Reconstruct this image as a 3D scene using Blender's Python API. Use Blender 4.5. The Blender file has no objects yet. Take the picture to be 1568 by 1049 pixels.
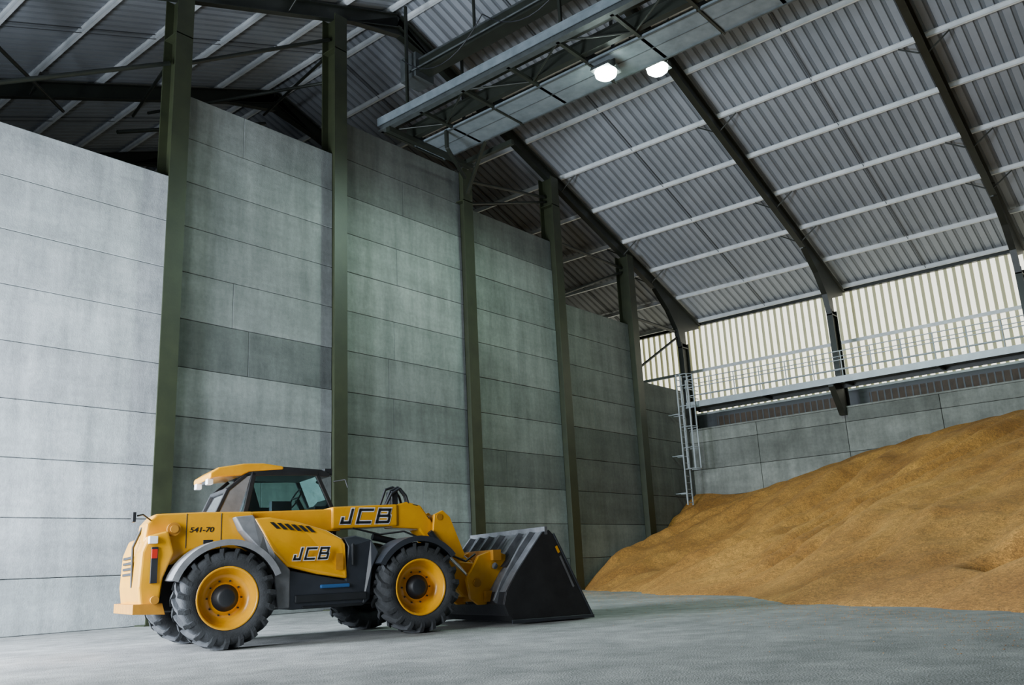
import bpy, bmesh, math, random
import numpy as np
from mathutils import Vector, Matrix, Euler, noise
random.seed(7)
scene=bpy.context.scene
COL=bpy.context.collection

# ------------------------------------------------------------------ materials
def mat(name,col,rough=.6,metal=0.,noise_amt=0.,noise_scale=4.,col2=None,bump=0.,bump_scale=40.,emis=None,estr=0.,tint=False,detail=6,coat=0.,stretch=None):
    m=bpy.data.materials.new(name); m.use_nodes=True
    nt=m.node_tree; N=nt.nodes; L=nt.links
    b=N["Principled BSDF"]
    b.inputs["Roughness"].default_value=rough; b.inputs["Metallic"].default_value=metal
    b.inputs["Coat Weight"].default_value=coat
    b.inputs["Base Color"].default_value=(*col,1)
    tc=N.new("ShaderNodeTexCoord")
    src=tc.outputs["Object"]
    if stretch:
        mp=N.new("ShaderNodeMapping"); mp.inputs["Scale"].default_value=stretch; L.new(src,mp.inputs[0]); src=mp.outputs[0]
    out=None
    if noise_amt>0:
        n=N.new("ShaderNodeTexNoise"); n.inputs["Scale"].default_value=noise_scale; n.inputs["Detail"].default_value=detail; n.inputs["Roughness"].default_value=.6
        L.new(src,n.inputs["Vector"])
        r=N.new("ShaderNodeValToRGB"); r.color_ramp.elements[0].position=.5-.25*noise_amt-.08; r.color_ramp.elements[1].position=.5+.25*noise_amt+.08
        c2=col2 if col2 else tuple(c*.6 for c in col)
        r.color_ramp.elements[0].color=(*c2,1); r.color_ramp.elements[1].color=(*col,1)
        L.new(n.outputs["Fac"],r.inputs[0]); out=r.outputs[0]
    if tint:
        a=N.new("ShaderNodeAttribute"); a.attribute_name="tint"
        mx=N.new("ShaderNodeMix"); mx.data_type='RGBA'; mx.blend_type='MULTIPLY'; mx.inputs[0].default_value=1
        if out: L.new(out,mx.inputs[6])
        else: mx.inputs[6].default_value=(*col,1)
        L.new(a.outputs["Color"],mx.inputs[7]); out=mx.outputs[2]
        for sc,stv,lo,hi in ((1.,(2.2,2.2,.35),.76,1.15),(9.,(1,1,1),.88,1.08),(1.,(.30,.30,1.3),.80,1.12)):
            mp2=N.new("ShaderNodeMapping"); mp2.inputs["Scale"].default_value=stv; L.new(tc.outputs["Object"],mp2.inputs[0])
            nn=N.new("ShaderNodeTexNoise"); nn.inputs["Scale"].default_value=sc; nn.inputs["Detail"].default_value=7; nn.inputs["Roughness"].default_value=.65; L.new(mp2.outputs[0],nn.inputs["Vector"])
            mr=N.new("ShaderNodeMapRange"); mr.inputs[1].default_value=.35; mr.inputs[2].default_value=.65; mr.inputs[3].default_value=lo; mr.inputs[4].default_value=hi; L.new(nn.outputs["Fac"],mr.inputs[0])
            m3=N.new("ShaderNodeMix"); m3.data_type='RGBA'; m3.blend_type='MULTIPLY'; m3.inputs[0].default_value=1; L.new(out,m3.inputs[6]); L.new(mr.outputs[0],m3.inputs[7]); out=m3.outputs[2]
    if out: L.new(out,b.inputs["Base Color"])
    if bump>0:
        n2=N.new("ShaderNodeTexNoise"); n2.inputs["Scale"].default_value=bump_scale; n2.inputs["Detail"].default_value=5
        L.new(tc.outputs["Object"],n2.inputs["Vector"])
        bp=N.new("ShaderNodeBump"); bp.inputs["Strength"].default_value=bump; bp.inputs["Distance"].default_value=.02
        L.new(n2.outputs["Fac"],bp.inputs["Height"]); L.new(bp.outputs[0],b.inputs["Normal"])
    if emis:
        b.inputs["Emission Color"].default_value=(*emis,1); b.inputs["Emission Strength"].default_value=estr
    return m

M={}
M['conc']=mat("concrete_panel",(.35,.37,.36),.85,0,.9,.9,(.24,.26,.25),.25,30,tint=True,stretch=(1,1,.6))
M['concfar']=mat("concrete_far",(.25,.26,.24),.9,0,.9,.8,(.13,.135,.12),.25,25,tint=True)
M['floor']=mat("floor_concrete",(.34,.34,.325),.8,0,.9,.55,(.16,.165,.16),.8,60,tint=True)
M['steel']=mat("green_steel",(.026,.032,.013),.5,0,.6,2,(.013,.017,.007),.1,20)
M['rafter']=mat("rafter_steel",(.015,.019,.013),.5,0,.6,2,(.007,.009,.006),.1,20)
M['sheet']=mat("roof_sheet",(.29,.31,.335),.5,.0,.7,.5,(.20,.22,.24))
M['sheetr']=mat("roof_sheet_rib",(.165,.18,.195),.5,.0,.7,.5,(.12,.135,.15))  # darker copy of the sheet, rib shading put into the colour
M['lap']=mat("sheet_lap",(.06,.065,.07),.6)
M['purlin']=mat("galvanised_purlin",(.70,.72,.72),.4,.1,.5,1.5,(.50,.53,.54))
M['galv']=mat("galvanised_steel",(.22,.26,.28),.45,.3,.6,3,(.13,.16,.175))
M['galvr']=mat("galvanised_rail",(.42,.46,.48),.45,.3,.6,3,(.3,.33,.35))
M['galvd']=mat("galvanised_dull",(.09,.105,.105),.5,.4,.6,3,(.05,.057,.057))
M['clad']=mat("cladding_translucent",(.5,.5,.42),.6,emis=(1.0,.975,.82),estr=2.2)  # daylight behind the sheet put in as its own glow
M['cladr']=mat("cladding_rib",(.3,.3,.2),.6,emis=(.45,.45,.22),estr=.42)  # shaded rib faces painted as a dimmer, yellower glow
M['yellow']=mat("machine_yellow",(.80,.37,.0015),.30,0,.7,3,(.64,.28,.0015),coat=.3)
M['yellowd']=mat("machine_yellow_dusty",(.52,.23,.008),.6,0,.8,6,(.32,.13,.006))
M['rubber']=mat("tyre_rubber",(.048,.052,.058),.85,0,.8,7,(.013,.014,.015),.3,60)
M['black']=mat("black_plastic",(.014,.016,.020),.5,0,.7,5,(.006,.007,.008))
M['dgrey']=mat("dark_grey_panel",(.030,.035,.045),.45,0,.7,4,(.016,.019,.025))
M['grey']=mat("grey_panel",(.24,.245,.255),.5,0,.7,5,(.13,.135,.145))
M['white']=mat("white_decal",(.8,.8,.8),.5)
M['blue']=mat("blue_step",(.015,.08,.22),.5)
M['red']=mat("red_lens",(.45,.02,.01),.3)
M['bucket']=mat("bucket_steel",(.022,.023,.026),.5,.3,.8,4,(.008,.008,.010),.2,30)
M['bucketl']=mat("bucket_worn_steel",(.22,.23,.245),.45,.4,.8,5,(.07,.073,.08))
M['chrome']=mat("chrome",(.7,.7,.7),.15,1.)
M['lampface']=mat("lamp_face",(1,1,1),.4,emis=(.80,1.0,.92),estr=90)
M['rust']=mat("rusty_band",(.09,.062,.042),.8,0,.9,3,(.04,.03,.022))
def glassmat():
    m=bpy.data.materials.new("cab_glass"); m.use_nodes=True; nt=m.node_tree; N=nt.nodes; L=nt.links
    N.clear(); o=N.new("ShaderNodeOutputMaterial"); t=N.new("ShaderNodeBsdfTransparent"); t.inputs[0].default_value=(.74,.86,.84,1)
    g=N.new("ShaderNodeBsdfGlossy"); g.inputs["Roughness"].default_value=.03; mx=N.new("ShaderNodeMixShader")
    fr=N.new("ShaderNodeFresnel"); fr.inputs[0].default_value=1.45
    L.new(fr.outputs[0],mx.inputs[0]); L.new(t.outputs[0],mx.inputs[1]); L.new(g.outputs[0],mx.inputs[2]); L.new(mx.outputs[0],o.inputs[0])
    return m
M['glass']=glassmat()
def grainmat():
    m=bpy.data.materials.new("grain"); m.use_nodes=True; nt=m.node_tree; N=nt.nodes; L=nt.links; b=N["Principled BSDF"]; b.inputs["Roughness"].default_value=.8
    tc=N.new("ShaderNodeTexCoord")
    n=N.new("ShaderNodeTexNoise"); n.inputs["Scale"].default_value=.55; n.inputs["Detail"].default_value=7; L.new(tc.outputs["Object"],n.inputs["Vector"])
    r=N.new("ShaderNodeValToRGB"); r.color_ramp.elements[0].position=.35; r.color_ramp.elements[1].position=.68
    r.color_ramp.elements[0].color=(.37,.155,.022,1); r.color_ramp.elements[1].color=(.58,.275,.052,1); L.new(n.outputs["Fac"],r.inputs[0])
    out=r.outputs[0]
    n3=N.new("ShaderNodeTexVoronoi"); n3.inputs["Scale"].default_value=45; L.new(tc.outputs["Object"],n3.inputs["Vector"])
    r3=N.new("ShaderNodeMapRange"); r3.inputs[3].default_value=.45; r3.inputs[4].default_value=1.4
    L.new(n3.outputs["Color"],r3.inputs[0])
    n4=N.new("ShaderNodeTexNoise"); n4.inputs["Scale"].default_value=7; n4.inputs["Detail"].default_value=9; n4.inputs["Roughness"].default_value=.8; L.new(tc.outputs["Object"],n4.inputs["Vector"])
    r4=N.new("ShaderNodeMapRange"); r4.inputs[1].default_value=.35; r4.inputs[2].default_value=.65; r4.inputs[3].default_value=.64; r4.inputs[4].default_value=1.25; L.new(n4.outputs["Fac"],r4.inputs[0])
    for q in (r3,r4):
        mx=N.new("ShaderNodeMix"); mx.data_type='RGBA'; mx.blend_type='MULTIPLY'; mx.inputs[0].default_value=1; L.new(out,mx.inputs[6]); L.new(q.outputs[0],mx.inputs[7]); out=mx.outputs[2]
    L.new(out,b.inputs["Base Color"])
    bp=N.new("ShaderNodeBump"); bp.inputs["Strength"].default_value=.8; bp.inputs["Distance"].default_value=.06; L.new(n4.outputs["Fac"],bp.inputs["Height"]); L.new(bp.outputs[0],b.inputs["Normal"])
    return m
M['grain']=grainmat()

# ------------------------------------------------------------------ mesh builder
class MB:
    def __init__(s): s.v=[]; s.f=[]; s.mi=[]; s.tint=[]; s.mats=[]; s.sm=[]
    def m(s,k):
        if k not in s.mats: s.mats.append(k)
        return s.mats.index(k)
    def add(s,vs,fs,k,tint=(1,1,1),smooth=False):
        o=len(s.v); s.v+= [tuple(q) for q in vs]; mi=s.m(k)
        for f in fs: s.f.append(tuple(i+o for i in f)); s.mi.append(mi); s.tint.append(tint); s.sm.append(smooth)
    def box(s,a,b,k,tint=(1,1,1)):
        x0,y0,z0=[min(a[i],b[i]) for i in range(3)]; x1,y1,z1=[max(a[i],b[i]) for i in range(3)]
        s.add([(x0,y0,z0),(x1,y0,z0),(x1,y1,z0),(x0,y1,z0),(x0,y0,z1),(x1,y0,z1),(x1,y1,z1),(x0,y1,z1)],
              [(0,3,2,1),(4,5,6,7),(0,1,5,4),(1,2,6,5),(2,3,7,6),(3,0,4,7)],k,tint)
    def frame(s,p0,p1,up):
        p0=Vector(p0);p1=Vector(p1);d=(p1-p0).normalized();up=Vector(up)
        if abs(d.dot(up))>.99: up=Vector((1,0,0))
        sd=d.cross(up).normalized(); u=sd.cross(d).normalized(); return p0,p1,sd,u
    def sect(s,p0,p1,prof,k,up=(0,0,1),tint=(1,1,1),smooth=False):
        p0,p1,sd,u=s.frame(p0,p1,up); n=len(prof)
        vs=[p0+sd*a+u*b for a,b in prof]+[p1+sd*a+u*b for a,b in prof]
        fs=[(i,(i+1)%n,n+(i+1)%n,n+i) for i in range(n)]
        s.add(vs,fs,k,tint,smooth); s.add(vs,[tuple(range(n-1,-1,-1)),tuple(range(n,2*n))],k,tint)
    def beam(s,p0,p1,w,h,k,up=(0,0,1)): s.sect(p0,p1,[(-w/2,-h/2),(w/2,-h/2),(w/2,h/2),(-w/2,h/2)],k,up)
    def ibeam(s,p0,p1,w,h,k,up=(0,0,1),t=.03):
        s.sect(p0,p1,[(-w/2,-h/2),(w/2,-h/2),(w/2,-h/2+t),(-w/2,-h/2+t)],k,up)
        s.sect(p0,p1,[(-w/2,h/2-t),(w/2,h/2-t),(w/2,h/2),(-w/2,h/2)],k,up)
        s.sect(p0,p1,[(-t/2,-h/2+t),(t/2,-h/2+t),(t/2,h/2-t),(-t/2,h/2-t)],k,up)
    def tube(s,p0,p1,r,k,n=10): s.sect(p0,p1,[(r*math.cos(2*math.pi*i/n),r*math.sin(2*math.pi*i/n)) for i in range(n)],k,smooth=True)
    def path(s,pts,r,k,n=8):
        for a,b in zip(pts[:-1],pts[1:]): s.tube(a,b,r,k,n)
    def prism(s,poly,w0,w1,k,tint=(1,1,1)):
        n=len(poly); f0=w0 if callable(w0) else (lambda z:w0); f1=w1 if callable(w1) else (lambda z:w1)
        vs=[(x,f0(z),z) for x,z in poly]+[(x,f1(z),z) for x,z in poly]
        s.add(vs,[tuple(range(n)),tuple(range(2*n-1,n-1,-1))]+[(i,n+i,n+(i+1)%n,(i+1)%n) for i in range(n)],k,tint)
    def lathe(s,prof,c,k,n=40,close=False):
        vs=[];fs=[];m=len(prof)
        for i in range(n):
            a=2*math.pi*i/n
            for r,w in prof: vs.append((c[0]+r*math.cos(a),c[1]+w,c[2]+r*math.sin(a)))
        for i in range(n):
            j=(i+1)%n
            for q in range(m-1): fs.append((i*m+q,i*m+q+1,j*m+q+1,j*m+q))
        s.add(vs,fs,k,smooth=True)
    def obj(s,name,parent=None,bevel=0,recalc=True,seg=2):
        me=bpy.data.meshes.new(name); me.from_pydata(s.v,[],s.f)
        for k in s.mats: me.materials.append(M[k])
        me.polygons.foreach_set("material_index",s.mi); me.polygons.foreach_set("use_smooth",s.sm)
        at=me.color_attributes.new("tint",'FLOAT_COLOR','CORNER')
        i=0
        for p,t in zip(me.polygons,s.tint):
            for _ in range(p.loop_total): at.data[i].color=(*t,1); i+=1
        if recalc:
            bm=bmesh.new(); bm.from_mesh(me); bmesh.ops.recalc_face_normals(bm,faces=bm.faces); bm.to_mesh(me); bm.free()
        me.update(); o=bpy.data.objects.new(name,me); COL.objects.link(o)
        if bevel:
            b=o.modifiers.new("bevel",'BEVEL'); b.width=bevel; b.segments=seg; b.limit_method='ANGLE'; b.angle_limit=math.radians(35)
        if parent: o.parent=parent
        return o

# ------------------------------------------------------------------ building constants
XF=35.6; XC=37.8; RX=18.1; SL=.38
def zr(X,d=0): return 15.9+d+SL*(27.4-(RX+abs(X-RX)))
COLX=[5.05,10.27,15.35,20.88,25.98,31.16]
JZ=lambda k: 0 if k==0 else -.11+1.2*k

b=MB(); b.box((-8,-36,-.3),(XC,22,0),'floor'); b.obj("floor")

# dividing wall
b=MB()
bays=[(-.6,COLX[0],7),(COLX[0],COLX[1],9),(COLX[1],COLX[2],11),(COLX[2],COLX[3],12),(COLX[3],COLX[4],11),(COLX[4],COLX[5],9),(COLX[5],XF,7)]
ov={(2,5):.50,(2,3):.80,(2,2):.70,(2,0):.66,(2,1):.73,(2,10):.95,(3,11):.48,(3,10):.56,(3,9):.9,(3,4):.66,(3,3):.70,(3,5):.8,(3,7):1.15,(3,8):1.1,(3,6):1.05,(4,10):.60,(4,3):.62,(4,4):.9,(4,5):.8,(5,4):.65,(5,3):.65,(5,2):.7}  # single panel tones; lighter rows in the tallest bay paint in the floodlight
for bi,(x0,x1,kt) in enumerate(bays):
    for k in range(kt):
        base={0:1.25,1:1.25,2:.74,3:.72,4:.62,5:.52,6:.46}[bi]  # daylight falloff along the wall put into the tint, bay by bay
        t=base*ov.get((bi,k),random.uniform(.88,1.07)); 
        g=random.uniform(-.01,.02)
        gr=.98 if bi>1 else 1.0
        tn=(t*(1-g)*gr,t,t*(1-g*.5)*(.99 if bi>1 else 1.04))
        z0,z1=JZ(k),JZ(k+1); yo=random.uniform(0,.012)
        if bi>1 and random.random()<.35:
            xm=x0+(x1-x0)*random.uniform(.35,.65)
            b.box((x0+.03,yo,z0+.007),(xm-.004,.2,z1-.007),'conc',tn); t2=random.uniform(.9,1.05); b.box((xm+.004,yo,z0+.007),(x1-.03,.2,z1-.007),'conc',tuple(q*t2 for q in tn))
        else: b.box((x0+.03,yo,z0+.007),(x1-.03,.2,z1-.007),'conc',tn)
wl=b.obj("wall_left",bevel=.010,seg=1)

def column(name,x,y,z1,w=.46,d=.62,k='steel',z0=0,yoff=-.05):
    b=MB(); b.ibeam((x,y+yoff,z0),(x,y+yoff,z1),w,d,k,up=(0,1,0),t=.035)
    b.box((x-w/2-.06,y+yoff-d/2-.06,z0),(x+w/2+.06,y+yoff+d/2+.06,z0+.03),k)
    if z1>14:
        for zz in (z1-1.2,): b.box((x-w/2,y+yoff-d/2,zz),(x+w/2,y+yoff+d/2,zz+.03),k)
    return b.obj(name)
for i,x in enumerate(COLX):
    column("steel_column",x,0,zr(x)-.76 if i!=3 else 14.3)

# far wall concrete
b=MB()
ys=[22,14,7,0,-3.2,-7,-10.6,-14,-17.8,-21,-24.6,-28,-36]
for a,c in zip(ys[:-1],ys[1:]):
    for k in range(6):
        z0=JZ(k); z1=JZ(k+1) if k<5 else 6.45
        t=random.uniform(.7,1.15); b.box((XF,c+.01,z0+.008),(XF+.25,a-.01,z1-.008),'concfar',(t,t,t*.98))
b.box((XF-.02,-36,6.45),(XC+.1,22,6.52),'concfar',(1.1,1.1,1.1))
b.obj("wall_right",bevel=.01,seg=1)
b=MB()
b.box((XC-.3,-36,6.52),(XC-.1,22,7.45),'lap')
for a,c in zip([21,14,7,0,-7,-14,-21,-28],[14,7,0,-7,-14,-21,-28,-35]):
    b.box((XC-.36,c+.5,6.75),(XC-.3,a-.5,7.25),'rust')
    for q in range(22): 
        yy=c+.6+q*(a-c-1.2)/21; b.box((XC-.38,yy,6.75),(XC-.34,yy+.06,7.25),'lap')
b.obj("trim_louvre_band")
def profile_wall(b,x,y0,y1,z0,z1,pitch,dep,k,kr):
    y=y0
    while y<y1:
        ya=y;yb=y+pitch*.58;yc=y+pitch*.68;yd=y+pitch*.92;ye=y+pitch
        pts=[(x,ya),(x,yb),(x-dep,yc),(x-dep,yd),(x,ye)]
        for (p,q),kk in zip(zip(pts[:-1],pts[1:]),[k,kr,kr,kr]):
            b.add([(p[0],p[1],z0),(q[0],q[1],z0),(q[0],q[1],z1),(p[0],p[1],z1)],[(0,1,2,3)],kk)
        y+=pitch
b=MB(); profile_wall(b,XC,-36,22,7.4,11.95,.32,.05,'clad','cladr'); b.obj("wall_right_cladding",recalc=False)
b=MB()
for z,k,h in ((7.5,'purlin',.12),(9.6,'purlin',.14)): b.beam((XC-.14,-36,z),(XC-.14,22,z),.10,h,k)
b.box((XC-.18,-36,11.80),(XC+.05,22,12.02),'rafter')
b.obj("trim_cladding_rails")

def roof_slope(b,xa,xb):
    y=-36
    while y<22:
        dep=.045
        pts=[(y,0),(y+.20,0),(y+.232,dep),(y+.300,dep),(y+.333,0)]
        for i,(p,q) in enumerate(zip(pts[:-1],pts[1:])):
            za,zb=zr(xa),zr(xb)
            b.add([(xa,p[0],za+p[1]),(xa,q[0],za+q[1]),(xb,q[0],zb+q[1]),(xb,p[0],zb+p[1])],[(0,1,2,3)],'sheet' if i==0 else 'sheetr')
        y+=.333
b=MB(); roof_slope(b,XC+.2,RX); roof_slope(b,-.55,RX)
for fy in range(-5,4):
    for off in (3.5,):
        y=fy*7+off
        for xe in (XC,-.5):
            b.sect((RX,y,zr(RX)-.012),(xe,y,zr(xe)-.012),[(-.02,-.008),(.02,-.008),(.02,.01),(-.02,.01)],'lap')
b.obj("ceiling",recalc=False)
b=MB()
PX=[37.45,35.5,33.3,31.15,29.0,26.85,24.7,22.55,20.4,18.45]
for X in PX:
    for xx in (X,2*RX-X):
        if xx<-.5: continue
        z=zr(xx)-.11
        b.box((xx-.06,-35.9,z-.065),(xx-.05,21.9,z+.08),'purlin')
        b.box((xx-.06,-35.9,z-.07),(xx+.03,21.9,z-.06),'purlin')
        b.box((xx-.11,-35.9,z+.07),(xx-.05,21.9,z+.08),'purlin')
b.obj("roof_purlins")
b=MB()
for fy in range(-5,3):
    y=fy*7+3.5
    for xe in (XC-.4,-.2): b.tube((RX,y,zr(RX)-.16),(xe,y,zr(xe)-.16),.012,'lap',6)
b.obj("sag_rods")

def rframe(y,name="roof_frame",cols=True):
    b=MB()
    for sg in (1,-1):
        X=lambda x: x if sg>0 else 2*RX-x
        b.ibeam((X(RX),y,zr(RX)-.49),(X(33.6),y,zr(33.6)-.49),.22,.5,'rafter')
        top=[(X(33.6),zr(33.6)-.24),(X(37.5),zr(37.5)-.24),(X(37.5),zr(37.5)-.45),(X(36.1),11.2),(X(36.1),10.4),(X(35.5),10.4),(X(35.25),11.2),(X(34.6),12.0),(X(33.6),zr(33.6)-.74)]
        b.prism(top,y-.015,y+.015,'rafter')
        fl=[(X(33.6),zr(33.6)-.74),(X(34.6),12.0),(X(35.25),11.2),(X(35.5),10.4)]
        for p,q in zip(fl[:-1],fl[1:]): b.beam((p[0],y,p[1]),(q[0],y,q[1]),.22,.03,'rafter')
        b.beam((X(33.6),y,zr(33.6)-.25),(X(37.5),y,zr(37.5)-.25),.22,.03,'rafter')
        b.prism([(X(RX),zr(RX)-.3),(X(RX+2),zr(RX+2)-.7),(X(RX),zr(RX)-1.05)],y-.015,y+.015,'rafter')
        b.beam((X(RX),y,zr(RX)-1.05),(X(RX+2),y,zr(RX+2)-.74),.22,.03,'rafter')
        b.ibeam((X(35.8),y,0 if sg<0 else 6.53),(X(35.8),y,10.6),.24,.6,'rafter',up=(1,0,0))
        b.box((X(35.5),y-.11,10.35),(X(36.1),y+.11,10.4),'rafter')
        for px in (33.3,31.15,26.85,22.55):
            for dy in (.75,-.75):
                b.tube((X(px),y+dy,zr(px)-.2),(X(px),y,zr(px)-.7),.025,'rafter',6)
    b.obj(name)
for y in (21,14,7,0,-7,-14,-21,-28,-35): rframe(y)

b=MB()
def tb(x0,z0,x1,z1,y=.05,r=.05): b.tube((x0,y,z0),(x1,y,z1),r,'rafter',8)
tb(31.3,11.1,35.5,11.1,r=.07); tb(35.5,10.9,31.3,8.6,r=.06)
tb(26.2,13.2,31.0,13.2,r=.06); tb(31.0,13.0,26.2,10.9,r=.05)
tb(21.0,14.1,25.8,14.9,r=.06); tb(25.8,14.7,21.1,13.2,r=.05)
tb(10.4,13.9,15.2,16.9,r=.06); tb(5.2,11.0,10.1,13.8,r=.06); tb(10.4,13.2,15.2,15.3,y=3.3,r=.06)
b.obj("wall_bracing")
b=MB()
for (a,c) in [((10.3,.2,14.2),(12.5,6.8,15.9)),((15.4,.2,15.6),(13.0,6.8,16.2)),((5.1,.2,12.2),(8.5,6.8,14.6)),((15.4,.2,16.6),(17.5,6.8,17.9)),((26,.2,14.8),(24,6.8,16.0)),((10.3,6.8,15.2),(5.5,.2,13.0))]:
    b.tube(a,c,.05,'rafter',8)
b.obj("roof_bracing")

b=MB()
def gable(y,k):
    b.add([(-.6,y,0),(XC,y,0),(XC,y,zr(XC)),(RX,y,zr(RX)),(-.6,y,zr(-.6))],[(0,1,2,3,4)],k)
gable(-36,'sheet'); b.obj("wall_back",recalc=False)
b=MB(); gable(22,'sheet'); b.obj("wall_front",recalc=False)
b=MB()
b.box((-.9,-36,0),(-.65,-21,6.9),'concfar',(.9,.9,.9)); b.box((-.9,-.6,0),(-.65,22,6.9),'concfar',(.9,.9,.9)); b.box((-.9,-36,6.9),(-.65,22,12.4),'sheet')
b.obj("wall_entrance")

# ------------------------------------------------------------------ walkway
b=MB()
xa,xb=34.45,35.5; zf=7.45
b.box((xa,-35,zf-.06),(xb,-.6,zf),'galvd')
b.box((xa-.03,-35,zf-.16),(xa,-.6,zf+.1),'galvr')
b.box((xb-.03,-35,zf-.22),(xb,-.6,zf),'rafter')
y=-.65
i=0
while y>-35:
    b.tube((xa,y,zf),(xa,y,zf+1.1),.024,'galvr',8)
    if i%3==0: b.beam((xa,y,zf-.12),(xb,y,zf-.12),.08,.12,'rafter')
    y-=1.15; i+=1
for h in (.38,.74,1.1): b.tube((xa,-.65,zf+h),(xa,-35,zf+h),.022,'galvr',8)
for h in (.55,1.1): b.tube((xb-.05,-.8,zf+h),(xb-.05,-35,zf+h),.018,'galvr',8)
for h in (.38,.74,1.1): b.tube((xa,-.65,zf+h),(xb,-.65,zf+h),.02,'galvr',8)
for y in (-7,-14,-21,-28):
    b.prism([(34.5,7.3),(35.58,7.3),(35.58,6.15),(35.35,6.15)],y-.12,y+.12,'rafter')
    b.box((34.5,y-.1,7.2),(35.58,y+.1,7.38),'rafter')
b.obj("walkway")

b=MB()
lx,ly=34.05,-.55
for dx in (-.22,.22): b.box((lx+dx-.03,ly-.02,3.1),(lx+dx+.03,ly+.03,8.75),'galvr')
z=3.2
while z<8.6: b.tube((lx-.22,ly,z),(lx+.22,ly,z),.016,'galvr',6); z+=.28
for z in (4.6,5.5,6.4,7.3,8.2,8.7):
    pts=[(lx+.34*math.sin(math.radians(q)),ly-.30-.36*math.cos(math.radians(q)),z) for q in range(-130,131,20)]
    b.path(pts,.02,'galvr',6)
for q in (-100,-50,0,50,100):
    x_,y_=lx+.34*math.sin(math.radians(q)),ly-.30-.36*math.cos(math.radians(q)); b.beam((x_,y_,4.6),(x_,y_,8.7),.05,.012,'galvr')
for z in (3.6,5.2,7.0):
    for dx in (-.22,.22): b.beam((lx+dx,ly,z),(lx+dx,-.01,z),.04,.04,'galvr')
b.obj("access_ladder")

# ------------------------------------------------------------------ conveyor gantry
b=MB()
z0=14.46
b.ibeam((17.2,-.05,z0+.2),(17.2,-35,z0+.2),.2,.4,'galvd')
b.box((17.05,-.05,z0+.38),(17.35,-35,z0+.42),'galv'); b.box((17.06,-.05,z0+.16),(17.09,-35,z0+.4),'galv')
b.ibeam((18.35,-.05,z0+.3),(18.35,-35,z0+.3),.2,.45,'rafter')
b.ibeam((17.8,-.05,z0+.55),(17.8,-35,z0+.55),.25,.3,'rafter')
y=-.1; i=0
while y>-34:
    b.beam((17.2,y,z0+.05),(20,y,z0+.05),.1,.1,'rafter')
    yn=y-1.75
    if i%2==0: b.tube((17.25,y,z0+.05),(18.35,yn,z0+.05),.03,'rafter',6)
    else: b.tube((18.35,y,z0+.05),(17.25,yn,z0+.05),.03,'rafter',6)
    y=yn; i+=1
y=-.1; 
while y>-34:
    b.box((18.6,y-3.44,z0+.0),(20.0,y-.03,z0+.06),'galv'); b.box((19.96,y-3.44,z0),(20.02,y-.03,z0+.42),'galv')
    b.box((19.3,y-3.4,z0+.06),(19.9,y-.06,z0+.5),'galvd')
    b.box((18.58,y-.04,z0-.05),(20.04,y+.01,z0+.45),'rafter')
    b.box((18.60,y-3.44,z0-.03),(18.66,y-.03,z0),'galvd'); b.box((19.94,y-3.44,z0-.03),(20.0,y-.03,z0),'galvd')
    b.box((19.25,y-3.44,z0-.012),(19.28,y-.03,z0),'galvd')
    y-=3.5
b.tube((20.1,-.1,z0+1.2),(20.1,-35,z0+1.2),.025,'rafter',6); 
for fy in (-1,-7,-14,-21,-28):
    for xx in (17.3,19.9): b.beam((xx,fy-.2,z0+.3),(xx,fy-.2,zr(xx)-.6),.08,.08,'rafter')
b.beam((17.1,-.5,z0-.09),(21.0,-.5,z0-.09),.16,.16,'rafter')
b.beam((20.7,-.45,z0+.0),(20.7,-2.6,z0+.0),.14,.16,'rafter'); b.beam((20.7,-.5,13.3),(20.0,-2.0,z0),.10,.10,'rafter')
b.beam((18.6,-1.6,z0-.6),(20.6,-.5,z0-.6),.1,.1,'rafter'); b.beam((18.6,-1.6,z0-.6),(18.6,-1.6,z0),.1,.1,'rafter')
b.obj("conveyor_gantry")
b=MB()
b.box((17.75,-.9,16.35),(18.25,-35,16.75),'rafter'); b.box((17.6,-.6,16.15),(18.4,-1.3,17.0),'galvd')
b.box((17.72,-35,16.75),(18.28,-1.3,16.8),'galvd'); b.tube((17.5,-1,16.3),(17.5,-35,16.3),.03,'galvd',6)
for fy in (-3.5,-7,-14,-21,-28): b.beam((18.0,fy,16.7),(18.0,fy,zr(18)-.2),.07,.07,'rafter')
for s0 in range(6):
    ya=-1.2-s0*3.4; pts=[(17.1,ya-3.4*t/10,16.5-.9*(1-(2*t/10-1)**2)) for t in range(11)]; b.path(pts,.018,'black',5)
b.obj("overhead_conveyor")

def flood(x,y,z,power):
    e=bpy.data.objects.new("floodlight",None); e.location=(x,y,z); COL.objects.link(e)
    b=MB()
    b.prism([(-.34,0),(-.27,.14),(-.10,.20),(.10,.20),(.27,.14),(.34,0)],-.30,.30,'galvd')
    b.beam((0,-.32,.06),(0,-.32,.26),.05,.02,'rafter'); b.beam((0,.32,.06),(0,.32,.26),.05,.02,'rafter'); b.beam((0,-.33,.26),(0,.33,.26),.06,.03,'rafter')
    b.obj("housing",e)
    b=MB(); n=24
    rings=[(.31,0),(.29,-.12),(.19,-.20),(0.001,-.24)]
    vs=[(r*math.cos(2*math.pi*i/n),r*math.sin(2*math.pi*i/n),zz) for r,zz in rings for i in range(n)]
    fs=[(q*n+i,q*n+(i+1)%n,(q+1)*n+(i+1)%n,(q+1)*n+i) for q in range(3) for i in range(n)]
    b.add(vs,fs,'lampface'); b.obj("lens",e)
    l=bpy.data.lights.new("bulb",'SPOT'); l.energy=power; l.color=(.66,1.0,.84); l.spot_size=math.radians(172); l.spot_blend=.4; l.shadow_soft_size=.15
    o=bpy.data.objects.new("bulb",l); COL.objects.link(o); o.parent=e; o.location=(0,0,-.32)
flood(18.9,-7.5,14.14,1700); flood(20.42,-8.3,14.6,900); flood(20.42,-14.9,14.6,700)

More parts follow.
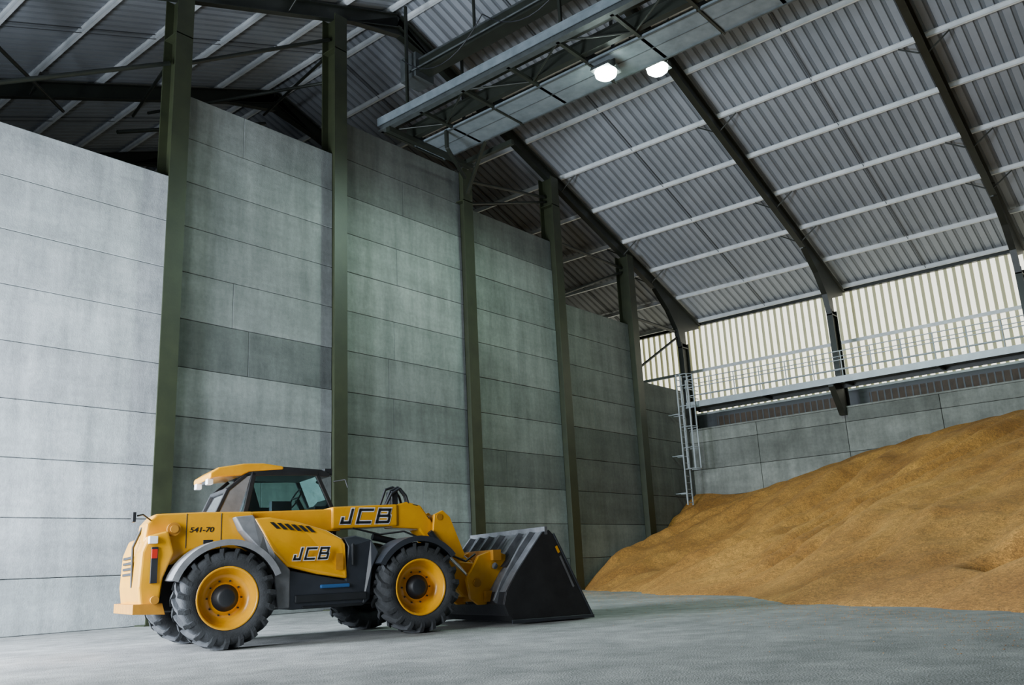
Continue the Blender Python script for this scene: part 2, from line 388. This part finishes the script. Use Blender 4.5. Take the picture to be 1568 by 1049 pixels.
# ------------------------------------------------------------------ grain heap
FT=([0,1.3,4,8.6,14,17,22,36],[26.6,25.3,22.8,19.3,14.2,11.8,10.5,10])
def heap(x,y):
    yy=max(-36,min(0,y))
    foot=np.interp(-yy,*FT)
    H=np.interp(-yy,[0,2,4,7.7,11.4,13.3,16,20,36],[3.65,3.5,3.75,4.65,5.25,5.40,5.5,5.6,5.5])
    foot+=.9*noise.noise(Vector((yy*.35,3,0)))+.3*noise.noise(Vector((yy*1.3,7,0)))
    s=(x-foot)/(XF-foot)
    if s<0: return -.05
    h=H*s**1.08
    env=min(1,s*5)*min(1,(1-s)*3+.25)
    h+=env*(.42*noise.noise(Vector((x*.20,yy*.26,1)))+.16*noise.noise(Vector((x*.55,yy*.9,5)))+.05*noise.noise(Vector((x*2.2,yy*2.2,9))))
    v=yy*.9+x*.35+1.2*noise.noise(Vector((x*.18,yy*.18,4)))
    h+=env*.62*(abs(noise.noise(Vector((v*.9,x*.03,21))))-.2)
    h-=.75*math.exp(-(((x-16.6)/1.0)**2+((y+16.1)/.9)**2)**2)
    return max(h,-.05)+.01
nx,ny=240,330
vs=[];fs=[]
for i in range(nx):
    for j in range(ny):
        x=9.5+(XF-.02-9.5)*i/(nx-1); y=-35.9+(35.88)*j/(ny-1); vs.append((x,y,heap(x,y)))
for i in range(nx-1):
    for j in range(ny-1):
        q=[i*ny+j,(i+1)*ny+j,(i+1)*ny+j+1,i*ny+j+1]
        if max(vs[a][2] for a in q)>-.03: fs.append(tuple(q))
me=bpy.data.meshes.new("grain_heap"); me.from_pydata(vs,[],fs); me.materials.append(M['grain']); me.polygons.foreach_set("use_smooth",[True]*len(fs))
bm=bmesh.new(); bm.from_mesh(me); bmesh.ops.delete(bm,geom=[v for v in bm.verts if not v.link_faces],context='VERTS'); bm.to_mesh(me); bm.free()
gh=bpy.data.objects.new("grain_heap",me); COL.objects.link(gh)
b=MB()
for i in range(4200):
    y=-random.uniform(1,17.5); foot=np.interp(-y,*FT)
    x=foot-abs(random.gauss(0,1.6))-.4
    if x<4: continue
    s=random.uniform(.005,.011); a=random.uniform(0,6.28)
    c,sn=math.cos(a)*s,math.sin(a)*s
    b.add([(x+c,y+sn,.003),(x-sn,y+c,.003),(x-c,y-sn,.003),(x+sn,y-c,.003),(x,y,s*.9)],[(0,1,4),(1,2,4),(2,3,4),(3,0,4)],'grain')
b.obj("spilled_grain",recalc=False)

# ------------------------------------------------------------------ telehandler
T=bpy.data.objects.new("telehandler",None); COL.objects.link(T); T.location=(6.80,-7.99,0); T.rotation_euler=(0,0,math.atan2(-.318,.948))
WB=2.65; R0=.62
def wheel(name,x,side):
    e=MB(); c=(x,side*.95,R0)
    W=.23
    e.lathe([(.36,-W*.8),(.40,-W),(.48,-W*1.06),(.545,-W*.98),(.565,-W*.8),(.575,0),(.565,W*.8),(.545,W*.98),(.48,W*1.06),(.40,W),(.36,W*.8)],c,'rubber',56)
    n=19
    for i in range(n):
        for half in (1,-1):
            a0=2*math.pi*(i+(.5 if half<0 else 0))/n
            da=.26
            vs=[]
            path=[(.0-.02,0,.565,.62),(.13,.55,.56,.62),(.225,.9,.535,.605),(.245,1.05,.47,.53)]
            for w,fa,rl,rh in path:
                am=a0+da*fa; th=.05 if w<.2 else .06
                for (rr,t) in ((rl,-th),(rh,-th*.75),(rh,th*.75),(rl,th)):
                    vs.append((c[0]+rr*math.cos(am+t),c[1]+half*w,c[2]+rr*math.sin(am+t)))
            fs=[]
            for q in range(3):
                o=q*4
                for (p,r) in ((0,1),(1,2),(2,3)): fs.append((o+p,o+r,o+4+r,o+4+p))
            fs+=[(0,1,2,3),(12,13,14,15)]
            e.add(vs,fs,'rubber')
    o=side
    e.lathe([(.385,o*.225),(.372,o*.235),(.355,o*.215),(.335,o*.12),(.30,o*.06),(.20,o*.035),(.19,o*.06),(.165,o*.075)],c,'yellow',48)
    e.lathe([(.36,-o*.2),(.33,-o*.05),(.2,-o*.02),(.0,-o*.02)],c,'black',40)
    e.lathe([(.168,o*.072),(.165,o*.10),(.13,o*.115),(.12,o*.16),(.09,o*.175),(0,o*.175)],c,'black',28)
    for i in range(10):
        a=2*math.pi*i/10; p=(c[0]+.215*math.cos(a),c[1]+o*.03,c[2]+.215*math.sin(a)); e.tube(p,(p[0],p[1]+o*.03,p[2]),.012,'dgrey',6)
    e.obj(name,T)
wheel("wheel_rear_right",0,-1); wheel("wheel_front_right",WB,-1); wheel("wheel_rear_left",0,1); wheel("wheel_front_left",WB,1)

b=MB()
b.prism([(-.85,.55),(-.85,.95),(-.3,1.2),(3.1,1.1),(3.3,.85),(3.1,.5),(2.2,.42),(.5,.42),(-.6,.48)],-.42,.42,'black')
for x in (0,WB):
    b.tube((x,-.75,R0),(x,.75,R0),.12,'dgrey',14); b.beam((x,-.3,R0),(x,.3,R0),.38,.34,'dgrey')
b.prism([(.7,.45),(.7,1.4),(1.9,1.4),(2.0,.45)],.3,1.0,'black')
b.obj("chassis",T,.02)

b=MB()
b.prism([(-.95,.52),(-.99,.80),(-.97,1.22),(-.90,1.42),(-.66,1.48),(-.58,1.2),(-.70,.9),(-.74,.52)],-.78,.72,'yellow')
b.prism([(-.93,1.35),(-.90,1.58),(-.80,1.70),(-.2,1.72),(.45,1.72),(.45,1.2),(-.35,1.22),(-.58,1.05),(-.8,1.2)],-.62,-.06,'yellow')
b.prism([(-.80,1.35),(-.72,1.56),(-.2,1.60),(.3,1.5),(.3,1.2),(-.6,1.1)],-.06,.66,'yellow')
b.obj("rear_body",T,.035,seg=3)
b=MB()
b.tube((-.58,-.70,1.50),(-.58,.0,1.50),.085,'yellowd',18); b.tube((-.58,-.73,1.50),(-.58,-.70,1.50),.05,'yellowd',14)
b.tube((-.80,-.86,.64),(-.80,-.77,.64),.05,'yellowd',14)
b.box((-.86,-.82,.84),(-.78,-.77,1.28),'black'); b.box((-.90,-.88,1.32),(-.80,-.78,1.41),'white'); b.box((-.86,-.84,1.14),(-.79,-.81,1.25),'red')
b.prism([(-1.04,.48),(-1.04,.60),(-.70,.60),(-.66,.46)],-.80,.74,'yellowd')
b.path([(-.85,-.6,1.62),(-.98,-.8,1.68),(-1.05,-.86,1.66)],.012,'black',6); b.box((-1.12,-.95,1.58),(-1.08,-.82,1.70),'black')
b.path([(-.9,-.3,1.55),(-1.0,-.3,1.3),(-.99,-.3,.8)],.02,'black',6)
for z in (.95,1.02,1.09,1.16): b.box((-1.0,-.25,z),(-.975,.45,z+.035),'black')
b.box((.02,-.628,1.24),(.03,-.615,1.70),'black'); b.box((-.42,-.628,1.26),(-.41,-.615,1.70),'black')
b.box((-.2,-.63,1.30),(-.08,-.615,1.36),'black')
b.obj("rear_fittings",T,.006)

def fender(name,cx,a0,a1,r,k,k2):
    b=MB(); n=22; pr=[]
    for i in range(n+1):
        a=math.radians(a0+(a1-a0)*i/n); pr.append((math.cos(a),math.sin(a)))
    out=[(cx+r*c,R0+r*s) for c,s in pr]; inn=[(cx+(r-.035)*c,R0+(r-.035)*s) for c,s in pr]
    for i in range(n):
        poly=[out[i],out[i+1],inn[i+1],inn[i]]
        for s in (-1,1): b.prism(poly,s*.70,s*1.17,k)
        lip=[out[i],out[i+1],(cx+(r-.075)*pr[i+1][0],R0+(r-.075)*pr[i+1][1]),(cx+(r-.075)*pr[i][0],R0+(r-.075)*pr[i][1])]
        for s in (-1,1): b.prism(lip,s*1.17,s*1.195,k2)
    b.obj(name,T)
fender("fender_rear",0,22,160,.715,'grey','grey')
fender("fender_front",WB,38,150,.70,'dgrey','dgrey')

b=MB()
wf=lambda z:-1.02+max(0,z-1.12)*.42
yl=[(.40,1.62),(.62,1.63),(1.0,1.56),(1.38,1.44),(1.58,1.32),(1.62,1.24),(1.63,.78),(1.2,.86),(.80,.97),(.62,1.16),(.50,1.42)]
b.prism(yl,wf,-.48,'yellow')
b.obj("engine_cover",T,.03,seg=3)
b=MB()
b.prism([(.16,1.64),(.40,1.66),(.52,1.40),(.64,1.14),(.84,.93),(.84,.45),(.68,.45),(.62,.90),(.44,1.22),(.24,1.46)],lambda z:-1.0+max(0,z-1.12)*.4,-.48,'grey')
b.prism([(.70,.95),(1.61,.76),(1.66,1.20),(1.62,1.33),(1.80,1.36),(2.02,1.30),(2.10,1.12),(2.00,.90),(1.96,.50),(1.86,.42),(.86,.42),(.72,.55)],lambda z:-.99+max(0,z-1.12)*.4,-.44,'dgrey')
b.box((.9,-1.03,.50),(1.9,-.98,.60),'black'); b.box((1.25,-1.035,.67),(1.66,-.98,.72),'blue')
b.box((1.70,-1.0,.95),(1.74,-.97,1.25),'black'); b.box((1.0,-1.02,.43),(1.85,-.9,.46),'black')
b.obj("engine_pod_lower",T,.02)
b=MB()
for i in range(6):
    x=.60+i*.095; za=1.53-.012*i
    b.add([(x,wf(za+.03)-.010,za+.03),(x+.055,wf(za+.03)-.010,za+.03),(x+.14,wf(za-.06)-.010,za-.06),(x+.085,wf(za-.06)-.010,za-.06)],[(0,1,2,3)],'black')
b.add([(1.46,-1.028,1.12),(1.56,-1.028,1.12),(1.56,-1.028,.90),(1.46,-1.028,.90)],[(0,1,2,3)],'yellowd')
b.obj("engine_vents",T)

# boom
b=MB()
b.prism([(-.75,1.42),(-.75,1.70),(1.75,1.76),(1.75,1.45),(.3,1.38)],-.46,-.10,'yellow')
b.prism([(1.6,1.47),(1.6,1.785),(2.62,1.82),(2.62,1.50)],-.49,-.07,'yellow')
b.prism([(2.55,1.48),(2.55,1.80),(2.80,1.86),(3.02,1.80),(3.40,1.30),(3.66,.95),(3.92,.92),(4.0,.70),(3.92,.45),(3.70,.42),(3.52,.62),(3.20,1.15),(2.98,1.45)],-.46,-.10,'yellow')
b.obj("boom",T,.025)
b=MB()
for w in (-.52,-.04):
    b.prism([(3.16,1.30),(3.20,1.66),(3.34,1.72),(3.46,1.62),(3.70,1.05),(3.62,.95),(3.42,1.15)],w-.03,w+.03,'yellow')
b.tube((3.28,-.56,1.62),(3.28,0,1.62),.05,'yellowd',14)
b.tube((3.30,-.28,1.60),(3.62,-.28,1.15),.055,'black',14); b.tube((3.62,-.28,1.15),(3.95,-.28,.92),.035,'chrome',12)
b.tube((3.10,-.57,1.40),(3.42,-.57,1.02),.045,'black',12); b.tube((3.42,-.57,1.02),(3.74,-.57,.72),.028,'chrome',10)
for w in (-.62,.06):
    b.prism([(3.72,.40),(3.66,.68),(3.88,1.02),(4.15,1.10),(4.36,1.02),(4.30,.62),(4.05,.30),(3.85,.30)],w-.04,w+.04,'yellow')
b.beam((4.15,-.75,1.02),(4.15,.2,1.02),.14,.16,'yellowd'); b.beam((4.0,-.75,.42),(4.0,.2,.42),.14,.16,'yellowd')
b.tube((3.82,-.70,.62),(3.82,.14,.62),.06,'yellowd',14); b.tube((4.12,-.72,.86),(4.12,.16,.86),.05,'chrome',12)
b.tube((2.3,-.28,1.36),(3.1,-.28,1.18),.05,'black',12)
for k_,w in enumerate((-.44,-.38,-.20)):
    b.path([(2.45,w,1.80),(2.55,w,1.98+.04*k_),(2.68,w,2.06+.02*k_),(2.78,w,1.95),(2.82,w,1.82),(2.95,w,1.80),(3.15,w,1.60)],.022,'black',6)
b.box((2.56,-.42,1.80),(2.66,-.2,2.02),'black')
b.path([(3.2,-.5,1.35),(3.45,-.55,1.05),(3.7,-.56,.95),(3.9,-.5,1.05)],.018,'black',6)
b.path([(1.9,-.52,1.48),(2.3,-.55,1.38),(2.7,-.52,1.42),(3.0,-.52,1.3)],.016,'black',6)
b.obj("boom_head_linkage",T,.008)

# bucket
b=MB()
prof=[(5.56,.03),(5.2,.035),(4.6,.03),(4.22,.04),(4.05,.14),(3.98,.30),(4.03,.48),(4.22,.75),(4.50,1.08),(4.72,1.33),(4.84,1.36)]
def inner(i):
    p=prof[i]; a=prof[max(0,i-1)]; c=prof[min(len(prof)-1,i+1)]
    dx,dz=c[0]-a[0],c[1]-a[1]; l=math.hypot(dx,dz); return (p[0]+dz/l*.03,p[1]-dx/l*.03)
inn=[inner(i) for i in range(len(prof))]
for i in range(len(prof)-1):
    b.prism([prof[i],prof[i+1],inn[i+1],inn[i]],-1.15,1.15,'bucket' if i<6 else 'bucketl')
side=prof[:]+[(4.95,1.25)]
for s in (-1,1): b.prism(side,s*1.15,s*1.185,'bucket')
for s in (-1,1):
    b.beam((4.92,s*1.17,1.30),(5.56,s*1.17,.06),.05,.03,'dgrey'); b.beam((4.1,s*1.19,.05),(5.58,s*1.19,.04),.03,.05,'dgrey')
b.beam((4.78,-1.19,1.35),(4.78,1.19,1.35),.05,.12,'bucketl')
for w in (-.95,-.62,-.05,.3,.62,.95):
    b.prism([(4.0,.30),(3.93,.36),(4.06,.62),(4.42,1.12),(4.62,1.35),(4.72,1.33),(4.50,1.08),(4.22,.75)],w-.025,w+.025,'bucketl')
for (w) in (-.78,-.3,.15,.46,.8):
    b.add([(4.235,w-.1,.84),(4.235,w+.1,.84),(4.61,w+.02,1.28),(4.61,w-.02,1.28)],[(0,1,2,3)],'bucket')
b.add([(5.0,-1.19,.95),(5.03,-1.19,.97),(5.25,-1.19,.50),(5.22,-1.19,.48)],[(0,1,2,3)],'bucketl')
b.add([(4.93,-1.19,1.10),(4.97,-1.19,1.12),(5.02,-1.19,1.02),(4.98,-1.19,1.0)],[(0,1,2,3)],'yellow')
b.obj("bucket",T,.004,seg=1)

# cab
b=MB()
wn,wfa=.06,1.0
def post(p,q,w,t=.06): b.beam((p[0],w,p[1]),(q[0],w,q[1]),t,t,'black')
for w in (wn,wfa):
    post((.40,1.20),(.62,2.32),w,.07); post((1.55,2.33),(1.82,1.76),w,.06); post((1.82,1.76),(1.84,1.1),w); post((.60,2.31),(1.57,2.33),w,.07)
    post((.40,1.70),(1.82,1.74),w,.05)
    post((.10,1.72),(.26,2.08),w,.05); post((.26,2.08),(.50,2.28),w,.05)
for p in ((.40,1.20),(.62,2.32),(1.55,2.33),(1.82,1.76),(1.84,1.1),(.26,2.08),(.10,1.72)):
    b.beam((p[0],wn,p[1]),(p[0],wfa,p[1]),.05,.05,'black')
b.prism([(.1,1.15),(.08,1.70),(1.84,1.72),(1.86,1.05)],.08,.98,'dgrey')
b.obj("cab_frame",T,.01)
b=MB()
b.prism([(.43,1.72),(.63,2.30),(1.55,2.31),(1.80,1.76)],wn-.005,wn+.005,'glass'); b.prism([(.43,1.72),(.63,2.30),(1.55,2.31),(1.80,1.76)],wfa-.005,wfa+.005,'glass')
b.add([(1.80,wn,1.77),(1.80,wfa,1.77),(1.56,wfa,2.31),(1.56,wn,2.31)],[(0,1,2,3)],'glass')
b.add([(.11,wn,1.74),(.11,wfa,1.74),(.27,wfa,2.07),(.27,wn,2.07)],[(0,1,2,3)],'glass')
b.obj("cab_glass",T,recalc=False)
b=MB()
b.prism([(.12,1.72),(.27,2.06),(.50,2.26),(.58,2.28),(.41,1.72)],wn-.012,wn+.012,'grey')
b.obj("cab_rear_quarter",T)
b=MB()
b.prism([(.0,2.23),(.0,2.31),(.12,2.39),(.48,2.45),(.75,2.46),(1.05,2.42),(1.05,2.37),(.55,2.33),(.45,2.28),(.1,2.25)],.02,1.04,'yellow')
b.obj("cab_roof",T,.025,seg=3)
b=MB()
b.prism([(.5,2.30),(.62,2.37),(1.05,2.415),(1.62,2.38),(1.76,2.32),(1.74,2.27),(1.5,2.29)],.03,1.03,'black')
b.box((1.68,.05,2.30),(1.80,.2,2.40),'black'); b.box((1.68,.85,2.30),(1.80,1.0,2.40),'black')
b.box((-.01,.1,2.16),(.07,.24,2.24),'white'); b.box((-.01,.8,2.16),(.07,.94,2.24),'white'); b.box((.02,.4,2.19),(.12,.6,2.25),'black')
b.path([(1.80,-.0,2.2),(1.95,-.1,2.22),(1.98,-.12,2.1)],.012,'black',6)
b.prism([(.62,1.72),(.60,2.15),(.70,2.17),(.80,1.85),(1.12,1.84),(1.12,1.72)],.33,.78,'black'); b.prism([(.62,2.12),(.62,2.25),(.70,2.25),(.72,2.12)],.42,.68,'black')
b.beam((1.58,.55,1.70),(1.42,.55,1.98),.06,.06,'black'); 
cx,cz=1.40,2.0
ring=[(cx+.17*math.cos(a)*.45,.55+.17*math.sin(a),cz+.17*math.cos(a)*.85) for a in [2*math.pi*i/16 for i in range(17)]]
b.path(ring,.014,'black',6); b.beam((cx,.39,cz),(cx,.71,cz),.03,.02,'black')
b.box((1.6,.25,1.70),(1.78,.9,1.86),'black'); b.box((.9,.1,1.7),(1.2,.22,1.92),'dgrey')
b.obj("cab_fittings",T,.008)

# block lettering: flat decals built from strokes
GL={'J':[(.62,1,.62,0),(.62,.0,.0,0),(.0,.0,.0,.32)],'C':[(1,1,0,1),(0,1,0,0),(0,0,1,0)],'B':[(0,0,0,1),(0,1,.86,1),(0,.5,.86,.5),(0,0,.9,0),(.86,.92,.86,.58),(.95,.42,.95,.08)]}
def block(name,x,z,h,w,wd):
    for k,dy in enumerate((0,-.004)):
        b=MB(); th=h*(.36 if k==0 else .21); cxx=x
        for ch in "JCB":
            for (ax,az,bx,bz) in GL[ch]:
                sx=wd*.72
                x0,x1=min(ax,bx)*sx,max(ax,bx)*sx; z0_,z1_=min(az,bz)*h,max(az,bz)*h
                a=th/2; pts=[(x0-a,z0_-a),(x1+a,z0_-a),(x1+a,z1_+a),(x0-a,z1_+a)]
                b.add([(cxx+px+pz*.28,w+dy,z+pz) for px,pz in pts],[(0,1,2,3)],'white' if k==0 else 'black')
            cxx+=wd*(.90 if ch=='J' else 1.14)
        b.obj(name+("_outline" if k==0 else "_letters"),T,recalc=False)
block("cover_decal",.88,1.06,.135,-1.030,.165)
block("boom_decal",1.74,1.56,.18,-.495,.265)
cu=bpy.data.curves.new("model_decal",'FONT'); cu.body="541-70"; cu.size=.09; cu.shear=.2; cu.extrude=.0005; cu.offset=.002; cu.materials.append(M['black'])
o=bpy.data.objects.new("model_decal",cu); COL.objects.link(o); o.parent=T; o.location=(-.38,-.626,1.46); o.rotation_euler=(math.radians(90),0,0); o.scale=(1.2,1,1)

# ------------------------------------------------------------------ lights
def area(name,loc,rot,sx,sy,pw,col):
    l=bpy.data.lights.new(name,'AREA'); l.shape='RECTANGLE'; l.size=sx; l.size_y=sy; l.energy=pw; l.color=col
    o=bpy.data.objects.new(name,l); COL.objects.link(o); o.location=loc; o.rotation_euler=rot; return o
area("door_daylight_near_wall",(-1.6,-3.4,3.4),(0,math.radians(-72),0),6,4.6,9500,(.78,.87,1.0))
area("door_daylight",(-1.6,-10.5,3.2),(0,math.radians(-80),0),5.6,4,1500,(.87,.94,1.0))
w=bpy.data.worlds.new("sky"); scene.world=w; w.use_nodes=True
bg=w.node_tree.nodes["Background"]; bg.inputs[0].default_value=(.70,.82,1.0,1); bg.inputs[1].default_value=.22

# ------------------------------------------------------------------ camera
yaw,pitch,roll=.6881,.2529,-.0504
fw=Vector((math.cos(pitch)*math.cos(yaw),math.cos(pitch)*math.sin(yaw),math.sin(pitch)))
rt=Vector((math.sin(yaw),-math.cos(yaw),0)); up=rt.cross(fw)
c,s=math.cos(roll),math.sin(roll); r2=c*rt+s*up; u2=-s*rt+c*up
cam=bpy.data.cameras.new("camera"); co=bpy.data.objects.new("camera",cam); COL.objects.link(co)
mt=Matrix(((r2.x,u2.x,-fw.x,0),(r2.y,u2.y,-fw.y,-19.158),(r2.z,u2.z,-fw.z,.778),(0,0,0,1)))
co.matrix_world=mt
cam.sensor_width=36; cam.lens=36*1652.85/1920; cam.clip_start=.05; cam.clip_end=300
scene.camera=co
